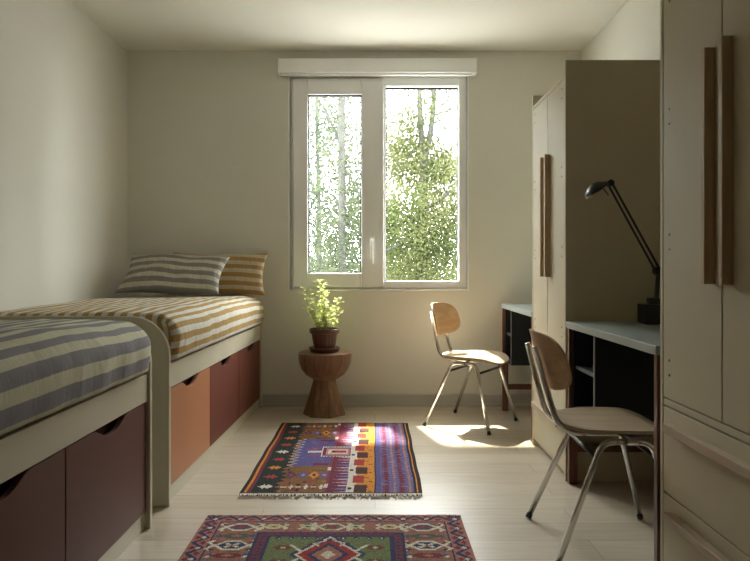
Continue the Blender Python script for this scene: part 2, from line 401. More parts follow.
W_BED = 0.90; L_BED = 1.985; TH = 0.024
def make_bed(label, loc, rotz, cols):
    b = thing('storage_bed', label, 'bed', loc, rotz, 'storage beds along the left wall')
    for nm, ya, yb in (('footboard', 0, TH), ('headboard', L_BED-TH, L_BED)):
        bm = bmesh.new(); prism(bm, end_poly(W_BED, 0.80, 0.165), lambda p: (p[0], ya, p[1]), lambda p: (p[0], yb, p[1]))
        obj(nm, bm, M['cream'], b, bevel=0.003, angle=50)
    bobj('side_rail', [((-0.022, TH, 0.492), (0, L_BED-TH, 0.597))], M['cream'], b, bevel=0.002)
    bobj('platform', [((-W_BED, TH, 0.572), (-0.022, L_BED-TH, 0.594))], M['cream'], b, bevel=0)
    bobj('plinth', [((-0.030, TH, 0), (-0.012, L_BED-TH, 0.067))], M['cream'], b, bevel=0.001)
    bobj('back_panel', [((-W_BED, TH, 0.05), (-W_BED+0.018, L_BED-TH, 0.572))], M['cream'], b, bevel=0)
    n = 3; w = (L_BED-2*TH)/n
    for k in range(n):
        y0 = TH+k*w+0.0025; y1 = TH+(k+1)*w-0.0025
        bm = bmesh.new(); prism(bm, notch_poly(y0, y1, 0.070, 0.487), lambda p: (-0.024, p[0], p[1]), lambda p: (-0.004, p[0], p[1]))
        d = obj('drawer', bm, cols[k][0], b, bevel=0.0018, angle=50)
        bobj('drawer_box', [((-0.62, y0+0.012, 0.10), (-0.026, y1-0.012, 0.112)), ((-0.62, y0+0.012, 0.112), (-0.60, y1-0.012, 0.40)),
                            ((-0.60, y0+0.012, 0.112), (-0.026, y0+0.026, 0.42)), ((-0.60, y1-0.026, 0.112), (-0.026, y1-0.012, 0.42)),
                            ((-0.10, y0+0.026, 0.30), (-0.045, y1-0.026, 0.485))], M['redbox'], d, bevel=0)
    return b

def make_mattress(label, loc, rotz, mat, seed, group):
    """rounded block of striped sheeting; U = metres across the cloth."""
    x0, x1, y0, y1, z0, z1 = -0.893, 0.018, 0.027, L_BED-0.027, 0.5995, 0.806
    r = 0.095
    nx, ny, nz_ = 44, 90, 14
    bm = bmesh.new(); uvl = bm.loops.layers.uv.new('cloth')
    def place(p):
        x, y, z = p
        c = Vector((min(max(x, x0+r), x1-r), min(max(y, y0+r*0.5), y1-r*0.5), min(max(z, z0+0.010), z1-r)))
        q = Vector(p)-c
        rx, ry, rz = r, r*0.5, (r if z > (z0+z1)/2 else 0.010)
        qq = Vector((q.x/rx, q.y/ry, q.z/rz))
        m = max(abs(qq.x), abs(qq.y), abs(qq.z))
        if qq.length > 1e-6 and m > 0:
            qq = qq*(m/qq.length)
        v = c+Vector((qq.x*rx, qq.y*ry, qq.z*rz))
        s = Vector((v.x*3.2+seed, v.y*2.2, v.z*3))
        top = (v.z-z0)/(z1-z0)
        crown = 0.016*math.sin(PI*min(1, max(0, (v.y-y0)/(y1-y0))))*top
        wr = (mnoise.noise(s)*0.010 + mnoise.noise(s*3.1)*0.0045)*min(1, max(0, top*1.5))
        wr2 = mnoise.noise(Vector((v.x*2+seed, v.y*9, v.z*1.5)))*0.006 + 0.014*math.sin(PI*min(1, max(0, top)))
        out = v.copy()
        out.z += wr+crown
        if v.x > (x0+x1)/2: out.x += wr2*min(1, max(0, (v.x-(x1-0.25))/0.25))
        return out
    def grid(fn, na, nb, uvf):
        vs = [[bm.verts.new(place(fn(i/na, j/nb))) for j in range(nb+1)] for i in range(na+1)]
        for i in range(na):
            for j in range(nb):
                f = bm.faces.new((vs[i][j], vs[i+1][j], vs[i+1][j+1], vs[i][j+1])); f.smooth = True
                for l, (a, b) in zip(f.loops, ((i, j), (i+1, j), (i+1, j+1), (i, j+1))):
                    l[uvl].uv = uvf(fn(a/na, b/nb))
    X = lambda t: x0+(x1-x0)*t
    Y = lambda t: y0+(y1-y0)*t
    Z = lambda t: z0+(z1-z0)*t
    top_uv = lambda p: (p[0], p[1]); front_uv = lambda p: (x1+(z1-p[2]), p[1]); back_uv = lambda p: (x0-(z1-p[2]), p[1])
    grid(lambda a, b: (X(a), Y(b), z1), nx, ny, top_uv)
    grid(lambda a, b: (X(a), Y(b), z0), nx, ny, top_uv)
    grid(lambda a, b: (x1, Y(b), Z(a)), nz_, ny, front_uv)
    grid(lambda a, b: (x0, Y(b), Z(a)), nz_, ny, back_uv)
    grid(lambda a, b: (X(a), y0, Z(b)), nx, nz_, lambda p: (p[0], y0-(z1-p[2])))
    grid(lambda a, b: (X(a), y1, Z(b)), nx, nz_, lambda p: (p[0], y1+(z1-p[2])))
    bmesh.ops.remove_doubles(bm, verts=bm.verts[:], dist=1e-5)
    o = obj('mattress', bm, mat, None, smooth=True)
    o.location = loc; o.rotation_euler = (0, 0, rotz)
    return tag(o, label, 'mattress', group)

R2 = -0.0245; R1 = -0.0080
B2 = (-0.875, 2.735, 0); B1 = (-0.875-0.008*1.985, 0.545, 0)
make_bed('far storage bed with one terracotta drawer and two maroon drawers', B2, R2, [(M['terracotta'],), (M['maroon'],), (M['maroon'],)])
make_bed('near storage bed with only dark plum drawers, close to the camera', B1, R1, [(M['maroon_dark'],)]*3)
make_mattress('mattress in a mustard and white striped sheet, under the pillows', B2, R2, M['sheet_m'], 3.1, 'striped mattresses')
make_mattress('mattress in a grey and cream striped sheet on the near bed', B1, R1, M['sheet_g'], 9.7, 'striped mattresses')

def make_pillow(label, loc, rot, W, H, th, mat, seed):
    bm = bmesh.new(); uvl = bm.loops.layers.uv.new('cloth')
    nu, nv = 40, 28
    def P(i, j, side):
        u = -1+2*i/nu; v = -1+2*j/nv
        e = max(0.0, (1-abs(u)**2.6))**0.55*max(0.0, (1-abs(v)**2.6))**0.55
        pin = 1-0.10*(1-abs(v)**2)*abs(u)**3
        pinv = 1-0.10*(1-abs(u)**2)*abs(v)**3
        n = mnoise.noise(Vector((u*2.2+seed, v*1.8, side*3)))*0.012*(0.3+e) + mnoise.noise(Vector((u*6+seed, v*4, side)))*0.006*e
        return Vector((u*W/2*pin, side*(th/2*e)+n*side, v*H/2*pinv+0.012*mnoise.noise(Vector((u*1.5+seed, 0, 0)))))
    for side in (-1, 1):
        vs = [[bm.verts.new(P(i, j, side)) for j in range(nv+1)] for i in range(nu+1)]
        for i in range(nu):
            for j in range(nv):
                f = bm.faces.new((vs[i][j], vs[i+1][j], vs[i+1][j+1], vs[i][j+1]))
                for l, (a, b) in zip(f.loops, ((i, j), (i+1, j), (i+1, j+1), (i, j+1))):
                    l[uvl].uv = (b/nv*H, a/nu*W)
    bmesh.ops.remove_doubles(bm, verts=bm.verts[:], dist=0.004)
    o = obj('pillow', bm, mat, None, smooth=True)
    o.location = loc; o.rotation_euler = rot
    sd = o.modifiers.new('subd', 'SUBSURF'); sd.levels = 1; sd.render_levels = 1
    return tag(o, label, 'pillow', 'striped pillows on the far bed')
make_pillow('grey and cream striped pillow leaning in front of the mustard one', (-1.350, 4.37, 0.966), (math.radians(-44), math.radians(1.5), math.radians(-3)), 0.71, 0.36, 0.12, M['pillow_g'], 1.0)
make_pillow('mustard striped pillow standing against the wall behind the grey one', (-1.105, 4.60, 0.965), (math.radians(-22), 0, math.radians(-1)), 0.70, 0.33, 0.12, M['pillow_m'], 5.0)

# ------------------------------------------------------------------ wardrobes
def make_wardrobe(label, xf, y0, y1):
    ym = (y0+y1)/2
    root = thing('wardrobe', label, 'wardrobe', (xf, ym, 0), 0, 'tall wardrobes along the right wall')
    dep = XR-0.006-xf; a = y0-ym; b = y1-ym; s = 0.018
    mw = M['wardrobe']
    for lo, hi in (((0, a, 0), (dep, a+s, 1.985)), ((0, b-s, 0), (dep, b, 1.985))):
        bobj('side_panel', [(lo, hi)], mw, root, bevel=0.0015)
    bobj('top_panel', [((0.0, a+s, 1.905), (dep, b-s, 1.923))], mw, root)
    bobj('back_panel', [((dep-0.012, a+s, 0.04), (dep, b-s, 1.905))], mw, root, bevel=0)
    bobj('middle_rail', [((0.002, a+s, 0.578), (dep-0.012, b-s, 0.598))], mw, root, bevel=0.0008)
    bobj('plinth', [((0.03, a+s, 0), (0.045, b-s, 0.04))], mw, root, bevel=0)
    g = 0.003
    for side in (-1, 1):
        ya, yb = (a+s+g, -0.0025) if side < 0 else (0.0025, b-s-g)
        d = bobj('door', [((0.001, ya, 0.602), (0.020, yb, 1.902))], mw, root, bevel=0.0015)
        hy = side*0.044
        bobj('handle', [((-0.028, hy-0.010, 0.96), (0.001, hy+0.010, 1.588))], M['oakbar'], d, bevel=0.002)
        se = a+s+0.045 if side < 0 else b-s-0.045
        for z in (1.865, 1.82, 1.49, 1.445, 1.105, 1.06, 0.72, 0.675):
            bm = bmesh.new(); tube(bm, [(-0.0008, se, z), (0.002, se, z)], 0.0042, 8)
            obj('screw_head', bm, M['screw'], d)
    for z0, z1 in ((0.3085, 0.573), (0.042, 0.3045)):
        d = bobj('drawer', [((0.001, a+s+g, z0), (0.020, b-s-g, z1))], mw, root, bevel=0.0015)
        bobj('handle', [((-0.026, a+s+0.06, z1-0.068), (0.001, b-s-0.06, z1-0.042))], M['oakbar_h'], d, bevel=0.002)
    return root
make_wardrobe('pale sage wardrobe nearest the camera, cut off by the picture edge', 0.90, 1.325, 2.055)
make_wardrobe('pale sage wardrobe standing between the two desks', 0.897, 3.065, 3.712)

# ------------------------------------------------------------------ desks
def make_desk(label, y0, y1, cub0):
    ym = (y0+y1)/2
    root = thing('desk', label, 'desk', (0.895, ym, 0), 0, 'blue grey topped desks along the right wall')
    dep = XR-0.006-0.895; a = y0-ym; b = y1-ym; c0 = cub0-ym
    bobj('desktop', [((0, a, 0.725), (dep, b, 0.755))], M['desktop'], root, bevel=0.002)
    t = 0.026
    for ya in (a+0.003, b-0.003-t):
        for x0 in (0.006, dep-0.046):
            bobj('leg', [((x0, ya, 0), (x0+0.04, ya+t, 0.725))], M['redwood'], root, bevel=0.0015)
        bobj('stretcher', [((0.046, ya, 0.150), (dep-0.046, ya+t, 0.185))], M['redwood'], root, bevel=0.0015)
    cb = bobj('cubby', [((0.022, c0, 0.352), (dep-0.02, c0+0.016, 0.725)),
                    ((0.022, b-0.003-t-0.016, 0.352), (dep-0.02, b-0.003-t, 0.725)),
                    ((0.022, c0+0.016, 0.352), (dep-0.02, b-0.003-t-0.016, 0.368)),
                    ((dep-0.032, c0+0.016, 0.368), (dep-0.02, b-0.003-t-0.016, 0.725))], M['navy'], root, bevel=0.001)
    sh = bobj('shelf', [((0.035, c0+0.016, 0.540), (dep-0.032, b-0.003-t-0.016, 0.556))], M['navy'], root, bevel=0.001)
    bobj('lit_edge', [((0.019, c0, 0.352), (0.022, c0+0.016, 0.725))], M['navy_lit_edge'], cb, bevel=0)
    bobj('lit_edge', [((0.032, c0+0.016, 0.540), (0.035, b-0.003-t-0.016, 0.556))], M['navy_lit_edge'], sh, bevel=0)
make_desk('desk between the two wardrobes, with a black lamp on it', 2.075, 3.05, 2.71)
make_desk('desk beside the far wall, mostly hidden behind the middle wardrobe', 3.725, 4.62, 4.37)

# desk lamp
LB = Vector((1.215, 2.92, 0.7555))
lamp = thing('desk_lamp', 'black swing arm desk lamp on the desk before the wardrobe side', 'lamp', LB)
bm = bmesh.new(); box(bm, (-0.02, -0.05, 0), (0.085, 0.05, 0.088)); obj('base', bm, M['black'], lamp, bevel=0.006, segs=3)
bm = bmesh.new(); tube(bm, [(0.035, 0, 0.088), (0.035, 0, 0.115)], 0.03, 16); tube(bm, [(0.048, 0, 0.11), (0.055, 0, 0.225)], 0.010, 10); obj('pivot', bm, M['black'], lamp, smooth=False)
e1 = Vector((0.055, 0, 0.235)); e2 = Vector((-0.172, -0.03, 0.625))
bm = bmesh.new()
tube(bm, [e1+Vector((0.008, 0, 0.006)), e2+Vector((0.008, 0, 0.004))], 0.0052, 8); tube(bm, [e1+Vector((-0.010, 0, -0.004)), e2+Vector((-0.008, 0, -0.006))], 0.0052, 8)
tube(bm, [e1+Vector((0, -0.018, 0)), e1+Vector((0, 0.018, 0))], 0.020, 14); tube(bm, [e2+Vector((0, -0.016, 0)), e2+Vector((0, 0.016, 0))], 0.015, 14)
obj('arm', bm, M['black'], lamp)
# shade: flattened half shell pointing left and down
hd = Vector((-0.84, -0.12, -0.50)).normalized(); up = Vector((-0.50, 0, 0.86)); up = (up-hd*up.dot(hd)).normalized(); sd_ = hd.cross(up)
st = e2+Vector((-0.005, 0, 0.0))
bm = bmesh.new(); rings = []
for t, wv, hv in ((0.0, 0.012, 0.012), (0.02, 0.020, 0.020), (0.045, 0.034, 0.034), (0.068, 0.043, 0.038), (0.088, 0.044, 0.031), (0.107, 0.036, 0.018), (0.120, 0.022, 0.008)):
    ring = []
    for k in range(16):
        an = 2*PI*k/16; cz = math.sin(an); 
        ring.append(bm.verts.new(st+hd*t+sd_*wv*math.cos(an)+up*(hv*cz if cz > 0 else hv*0.22*cz)))
    rings.append(ring)
for i in range(len(rings)-1):
    for k in range(16): bm.faces.new((rings[i][k], rings[i][(k+1) % 16], rings[i+1][(k+1) % 16], rings[i+1][k]))
bm.faces.new(rings[0]); bm.faces.new(rings[-1][::-1])
shd = obj('lamp_shade', bm, M['black'], lamp, smooth=True)
bm = bmesh.new(); p = st+hd*0.096-up*0.005
tube(bm, [p-sd_*0.022+hd*0.016, p+sd_*0.022+hd*0.016], 0.0055, 10); obj('bulb', bm, M['bulb'], shd, smooth=True)
bm = bmesh.new(); tube(bm, [st+hd*0.035-up*0.004, st+hd*0.03-up*0.045], 0.0028, 8); obj('handle', bm, M['black'], shd, smooth=True)

# ------------------------------------------------------------------ chairs
CHAIR_G = 'tubular plywood chairs'
def make_chair(label, loc, rotz):
    root = thing('chair', label, 'chair', loc, rotz, CHAIR_G)
    r = 0.0108
    for s in (-1, 1):
        for foot, knee in ((-0.222, -0.052), (0.222, 0.115)):
            mid = 0.031
            pts = fillet([(foot, s*0.222, 0.006), (knee, s*0.166, 0.409), (mid, s*0.164, 0.410)], 0.040)
            lg = tobj('leg', pts, r, M['chrome'], root)
            d = Vector((knee-foot, -s*0.054, 0.396)).normalized()
            p0 = Vector((foot, s*0.222, 0.006))-d*0.006+Vector((0, 0, 0.0005))
            bm = bmesh.new(); tube(bm, [p0+d*0.004, p0+d*0.020], 0.0124, 12); obj('foot_cap', bm, M['black'], lg, smooth=True)
    for x, z in ((-0.074, 0.357), (0.130, 0.357)):
        tobj('crossbar', [(x, -0.172, z), (x, 0.172, z)], 0.0075, M['blackbar'], root)
    for s in (-1, 1):
        pts = fillet([(0.15, s*0.09, 0.421), (-0.178, s*0.088, 0.421), (-0.260, s*0.060, 0.722)], 0.075, 9)
        tobj('back_post', pts, r*0.95, M['chrome'], root)
        tobj('seat_bracket', [(0.031, s*0.164, 0.410), (0.031, s*0.09, 0.421)], 0.008, M['chrome'], root)
    # seat: dished ply, waterfall front
    bm = bmesh.new(); nu, nv = 26, 26
    def seat(u, v, dz):
        rr = max(abs(u), abs(v)); q = math.hypot(u, v)
        n = 2.8
        k = rr/((abs(u)**n+abs(v)**n)**(1/n)) if q > 1e-6 else 0
        u2, v2 = u*k, v*k
        hw = 0.200-0.018*(0.5-0.5*u2)
        x = 0.030+0.200*u2; y = hw*v2
        z = 0.4335+0.010*abs(v2)**2.2-0.007*(1-u2*u2)*(1-v2*v2)
        if u2 > 0.45: z -= 0.030*((u2-0.45)/0.55)**2
        if u2 < -0.6: z += 0.010*((-u2-0.6)/0.4)**2
        return (x, y, z+dz)
    for dz in (0.0, 0.011):
        vs = [[bm.verts.new(seat(-1+2*i/nu, -1+2*j/nv, dz)) for j in range(nv+1)] for i in range(nu+1)]
        for i in range(nu):
            for j in range(nv): bm.faces.new((vs[i][j], vs[i+1][j], vs[i+1][j+1], vs[i][j+1]))
        ed = [vs[i][0] for i in range(nu+1)]+[vs[nu][j] for j in range(1, nv+1)]+[vs[i][nv] for i in range(nu-1, -1, -1)]+[vs[0][j] for j in range(nv-1, 0, -1)]
        if dz == 0: e0 = ed
        else:
            for k in range(len(ed)):
                bm.faces.new((e0[k], e0[(k+1) % len(ed)], ed[(k+1) % len(ed)], ed[k]))
    obj('seat', bm, M['plyseat'], root, smooth=True).modifiers.new('es', 'EDGE_SPLIT').split_angle = math.radians(50)
    # backrest: curved ply shell in front of the posts
    bm = bmesh.new(); nu, nv = 24, 16
    def back(u, v, off):
        rr = max(abs(u), abs(v)); q = math.hypot(u, v); n = 3.2 if v > 0 else 3.0
        k = rr/((abs(u)**n+abs(v)**n)**(1/n)) if q > 1e-6 else 0
        u2, v2 = u*k, v*k
        z = 0.672+0.104*v2; y = (0.172-0.010*v2)*u2
        x = -0.178-0.082*(z-0.421)/0.301+0.013+0.058*abs(u2)**2.0+off
        return (x, y, z)
    for q, off in enumerate((0.0, 0.010)):
        vs = [[bm.verts.new(back(-1+2*i/nu, -1+2*j/nv, off)) for j in range(nv+1)] for i in range(nu+1)]
        for i in range(nu):
            for j in range(nv): bm.faces.new((vs[i][j], vs[i+1][j], vs[i+1][j+1], vs[i][j+1]))
        ed = [vs[i][0] for i in range(nu+1)]+[vs[nu][j] for j in range(1, nv+1)]+[vs[i][nv] for i in range(nu-1, -1, -1)]+[vs[0][j] for j in range(nv-1, 0, -1)]
        if q == 0: e0 = ed
        else:
            for k in range(len(ed)): bm.faces.new((e0[k], e0[(k+1) % len(ed)], ed[(k+1) % len(ed)], ed[k]))
    br = obj('backrest', bm, M['ply'], root, smooth=True); br.modifiers.new('es', 'EDGE_SPLIT').split_angle = math.radians(50)
    for y in (-0.080, 0.080):
        for z in (0.695, 0.63):
            bm = bmesh.new(); x = back(y/0.172, (z-0.672)/0.104, 0.0098)[0]
            tube(bm, [(x, y, z), (x+0.0025, y, z)], 0.005, 10)
            obj('rivet', bm, M['chrome'], br)
    return root
ch = make_chair('tubular plywood chair pulled up to the desk with the lamp', (0.832, 2.385, 0), math.radians(-1.5))
dup(ch, (0.620, 4.21, 0), math.radians(-33), 'tubular plywood chair standing in sunlight by the far wall')

# ------------------------------------------------------------------ carved stool, pot and plant
SX, SY = -0.345, 4.50
st_ = thing('side_table', 'carved dark wood hourglass side table under the window', 'side table', (SX, SY, 0))
bm = bmesh.new()
prof = [(0.0, 0.235), (0.06, 0.235), (0.095, 0.248), (0.135, 0.275), (0.165, 0.315), (0.180, 0.360), (0.183, 0.395), (0.184, 0.412), (0.180, 0.424), (0.172, 0.428), (0.0, 0.428)]
lathe(bm, prof, 48); bowl = obj('bowl_top', bm, M['stool'], st_, smooth=True); bowl.modifiers.new('es', 'EDGE_SPLIT').split_angle = math.radians(40)
bm = bmesh.new()
def hexr(a, z, n=7):
    k = (a % (2*PI/n))-PI/n
    return math.cos(PI/n)/math.cos(k)
lathe(bm, [(0.150, 0.0), (0.152, 0.006), (0.128, 0.08), (0.103, 0.16), (0.084, 0.225), (0.080, 0.252)], 56, radfn=lambda a, z: hexr(a+0.35, z))
obj('base', bm, M['stool'], st_)

PZ = 0.4285
pl = thing('potted_plant', 'small leafy green plant in a brown pot on the carved side table', 'plant', (SX-0.003, SY-0.01, PZ))
bm = bmesh.new(); lathe(bm, [(0.085, 0.0), (0.095, 0.004), (0.104, 0.022), (0.108, 0.032), (0.102, 0.034), (0.09, 0.016), (0.0, 0.016)], 40); obj('saucer', bm, M['pot'], pl, smooth=True)
bm = bmesh.new()
flu = lambda a, z: 1+0.018*math.cos(a*18)
lathe(bm, [(0.066, 0.016), (0.07, 0.020), (0.082, 0.085), (0.090, 0.130)], 72, radfn=flu)
lathe(bm, [(0.090, 0.128), (0.101, 0.131), (0.104, 0.140), (0.104, 0.158), (0.100, 0.162), (0.092, 0.162), (0.088, 0.14), (0.088, 0.128)], 72)
obj('pot', bm, M['pot'], pl, smooth=True).modifiers.new('es', 'EDGE_SPLIT').split_angle = math.radians(45)
bm = bmesh.new(); lathe(bm, [(0.0, 0.143), (0.05, 0.148), (0.0895, 0.143), (0.0895, 0.135), (0.0, 0.135)], 32); obj('soil', bm, M['soil'], pl, smooth=True)
rnd = random.Random(11)
bs = bmesh.new(); bl = bmesh.new()
def leaf(bm, p, d, n, L, W, fold=0.15):
    d = d.normalized(); s = d.cross(n)
    if s.length < 1e-4: s = d.cross(Vector((1, 0, 0)))
    s.normalize(); nn = s.cross(d)
    v = [bm.verts.new(p), bm.verts.new(p+d*L*0.35+s*W*0.5+nn*W*fold), bm.verts.new(p+d*L*0.75+s*W*0.36+nn*W*fold*0.6), bm.verts.new(p+d*L-nn*L*0.08),
         bm.verts.new(p+d*L*0.75-s*W*0.36+nn*W*fold*0.6), bm.verts.new(p+d*L*0.35-s*W*0.5+nn*W*fold), bm.verts.new(p+d*L*0.5)]
    for f in ((0, 1, 6), (1, 2, 6), (2, 3, 6), (3, 4, 6), (4, 5, 6), (5, 0, 6)): bm.faces.new([v[i] for i in f])
for k in range(28):
    a = rnd.uniform(0, 2*PI); tilt = rnd.uniform(0.05, 0.95); Ls = rnd.uniform(0.17, 0.36)*(1-0.30*tilt)
    p = Vector((0.045*math.cos(a)*rnd.random(), 0.045*math.sin(a)*rnd.random(), 0.142))
    d = Vector((math.cos(a)*math.sin(tilt), math.sin(a)*math.sin(tilt), math.cos(tilt)))+Vector((-0.14, 0, 0))
    d.normalize()
    pts = [p]; n = 8
    for q in range(n):
        d = (d+Vector((rnd.uniform(-.12, .12), rnd.uniform(-.12, .12), 0.05+rnd.uniform(-.05, .05)))).normalized()
        p = p+d*Ls/n; pts.append(p)
    tube(bs, pts, 0.0022, 6, r_end=0.001)
    for q in range(2, n+1):
        for e in range(2 if q < n else 3):
            b = rnd.uniform(0, 2*PI)
            ld = Vector((math.cos(b), math.sin(b), rnd.uniform(-0.1, 0.7)))
            base = pts[q]
            tube(bs, [base, base+ld.normalized()*0.012], 0.0008, 4)
            leaf(bl, base+ld.normalized()*0.012, ld, Vector((rnd.uniform(-.4, .4), rnd.uniform(-.4, .4), 1)), rnd.uniform(0.020, 0.034), rnd.uniform(0.013, 0.021))
obj('stems', bs, M['stem'], pl, smooth=True)
obj('leaves', bl, M['leaf'], pl)

# ------------------------------------------------------------------ rugs (woven designs painted cell by cell)
class Canvas:
    def __init__(s, W, H, cell, bg):
        s.w = int(round(W/cell)); s.h = int(round(H/cell)); s.c = cell
        s.p = [[bg]*s.w for _ in range(s.h)]
    def put(s, i, j, col):
        if 0 <= i < s.w and 0 <= j < s.h: s.p[j][i] = col
    def rect(s, u0, v0, u1, v1, col):
        for j in range(int(round(v0/s.c)), int(round(v1/s.c))):
            for i in range(int(round(u0/s.c)), int(round(u1/s.c))): s.put(i, j, col)
    def test(s, u0, v0, u1, v1, fn, col):
        for j in range(int(v0/s.c)-1, int(v1/s.c)+2):
            for i in range(int(u0/s.c)-1, int(u1/s.c)+2):
                if fn((i+.5)*s.c, (j+.5)*s.c): s.put(i, j, col)
    def diamond(s, u, v, a, b, col):
        s.test(u-a, v-b, u+a, v+b, lambda x, y: abs(x-u)/a+abs(y-v)/b <= 1, col)
    def hexa(s, u, v, a, b, col, cut=0.5):
        s.test(u-a, v-b, u+a, v+b, lambda x, y: abs(y-v) <= b and abs(x-u) <= a and abs(x-u)/a+abs(y-v)/b*cut <= 1, col)
    def line(s, u0, v0, u1, v1, wd, col):
        L = math.hypot(u1-u0, v1-v0) or 1e-6
        def fn(x, y):
            t = max(0, min(1, ((x-u0)*(u1-u0)+(y-v0)*(v1-v0))/L/L))
            return math.hypot(x-u0-t*(u1-u0), y-v0-t*(v1-v0)) <= wd/2
        s.test(min(u0, u1)-wd, min(v0, v1)-wd, max(u0, u1)+wd, max(v0, v1)+wd, fn, col)

def make_rug(label, x0, y_far, W, H, cell, cv, seed, fringe_sides, edge):
    """u runs left to right, v runs from the far end towards the camera."""
    cx = x0+W/2; cy = y_far-H/2
    root = thing('rug', label, 'rug', (cx, cy, 0), 0, 'patterned wool rugs on the floor')
    bm = bmesh.new(); col = bm.loops.layers.float_color.new('weave')
    rnd = random.Random(seed)
    def zz(u, v):
        return 0.0075+0.0016*mnoise.noise(Vector((u*3+seed, v*3, 0)))
    def xy(u, v):
        du = 0.006*mnoise.noise(Vector((v*4, seed, 0))); dv = 0.005*mnoise.noise(Vector((u*4, seed, 4)))
        return (u-W/2+du, H/2-v+dv)
    vs = [[bm.verts.new((*xy(i*cv.c, j*cv.c), zz(i*cv.c, j*cv.c))) for i in range(cv.w+1)] for j in range(cv.h+1)]
    for j in range(cv.h):
        for i in range(cv.w):
            f = bm.faces.new((vs[j][i], vs[j+1][i], vs[j+1][i+1], vs[j][i+1]))
            k = rnd.uniform(0.82, 1.15); c = cv.p[j][i]
            for l in f.loops: l[col] = (c[0]*k, c[1]*k, c[2]*k, 1)
    ring = [vs[0][i] for i in range(cv.w+1)]+[vs[j][cv.w] for j in range(1, cv.h+1)]+[vs[cv.h][i] for i in range(cv.w-1, -1, -1)]+[vs[j][0] for j in range(cv.h-1, 0, -1)]
    low = [bm.verts.new((v.co.x, v.co.y, 0.0006)) for v in ring]
    n = len(ring)
    fs = [bm.faces.new((ring[k], ring[(k+1) % n], low[(k+1) % n], low[k])) for k in range(n)]
    for f in fs:
        for l in f.loops: l[col] = (*edge, 1)
    bm.normal_update()
    me = bpy.data.meshes.new('woven_field'); bm.to_mesh(me); bm.free(); me.materials.append(M['rug'])
    o = bpy.data.objects.new('woven_field', me); C.objects.link(o); o.parent = root
    for sgn, ln in fringe_sides:
        bm = bmesh.new(); x = 0.0
        while x < W:
            v = 0.0 if sgn < 0 else H
            px, py = xy(x, v); L = ln*rnd.uniform(0.5, 1.15); a = rnd.uniform(-0.5, 0.5)
            dy = 1 if sgn < 0 else -1
            tube(bm, [(px, py-dy*0.006, 0.0060), (px+0.3*a*L, py+dy*L*0.4, 0.0052+rnd.uniform(0, 0.003)), (px+a*L, py+dy*L, 0.0030)], 0.0023, 5, r_end=0.0016)
            x += rnd.uniform(0.004, 0.0075)
        obj('fringe', bm, M['fringe'], root, smooth=True)
    return root

# rug one: pictorial kilim
BRN = (0.032, 0.018, 0.016); BLK = (0.014, 0.014, 0.017); ORG = (0.56, 0.22, 0.03); OCH = (0.185, 0.088, 0.027); BLU = (0.085, 0.075, 0.22); PUR = (0.13, 0.11, 0.25)
MAR = (0.145, 0.022, 0.042); RED = (0.33, 0.035, 0.035); WHT = (0.58, 0.52, 0.46); PNK = (0.42, 0.20, 0.22); GRN = (0.013, 0.022, 0.018); LAV = (0.25, 0.20, 0.36)
W1, H1 = 0.812, 1.335
cv = Canvas(W1, H1, 0.0058, OCH)
R = cv.rect
def U(f): return f*W1
def V(f): return f*H1
# ochre field with darker ragged weft
rr = random.Random(5)
for _ in range(170):
    u = U(rr.uniform(0.16, 0.47)); v = V(rr.random()); R(u, v, u+rr.uniform(0.02, 0.08), v+0.006, rr.choice([(0.10, 0.042, 0.02), (0.25, 0.12, 0.035), BRN]))
# dark jagged band on the left
def jag(v): return U(0.165)+0.030*abs(((v/0.055) % 1)*2-1)+0.02*abs(((v/0.22) % 1)*2-1)
cv.test(U(0.05), 0, U(0.27), H1, lambda x, y: x < jag(y), GRN)
cv.test(U(0.05), 0, U(0.27), H1, lambda x, y: jag(y)-0.016 < x < jag(y) and (y/0.055) % 1 < 0.5, BLK)
for k, c in enumerate((WHT, RED, ORG, RED, WHT, RED, ORG, RED, WHT)):
    v = V(0.075+0.106*k); u = U(0.122)
    R(u-0.026, v-0.014, u+0.026, v+0.014, c)
    R(u-0.036, v-0.004, u+0.036, v+0.004, c); R(u-0.014, v-0.032, u-0.004, v+0.032, c); R(u+0.006, v-0.028, u+0.016, v+0.028, c)
for _ in range(46):
    u = U(rr.uniform(0.20, 0.44)); v = V(rr.choice([rr.uniform(0.02, 0.30), rr.uniform(0.70, 0.98)])); c = rr.choice([MAR, BRN, (0.30, 0.16, 0.05), RED])
    R(u, v, u+0.012, v+0.030, c); R(u-0.006, v+0.011, u+0.018, v+0.019, c)
# blue house with spiky left edge
cv.test(U(0.17), V(0.31), U(0.46), V(0.69), lambda x, y: x > U(0.185)+0.045*abs(((y/0.052) % 1)*2-1)*1.0, BLU)
cv.test(U(0.17), V(0.31), U(0.46), V(0.69), lambda x, y: 0 < x-(U(0.185)+0.045*abs(((y/0.052) % 1)*2-1)) < 0.009, WHT)
for k in range(26):
    u = U(rr.uniform(0.26, 0.42)); v = V(rr.uniform(0.34, 0.66)); R(u, v, u+0.022, v+0.008, rr.choice([PUR, MAR, RED, LAV]))
R(U(0.29), V(0.487), U(0.44), V(0.513), WHT); R(U(0.30), V(0.44), U(0.42), V(0.452), RED); R(U(0.30), V(0.55), U(0.42), V(0.562), RED)
R(U(0.35), V(0.655), U(0.45), V(0.685), MAR); R(U(0.35), V(0.315), U(0.45), V(0.345), MAR)
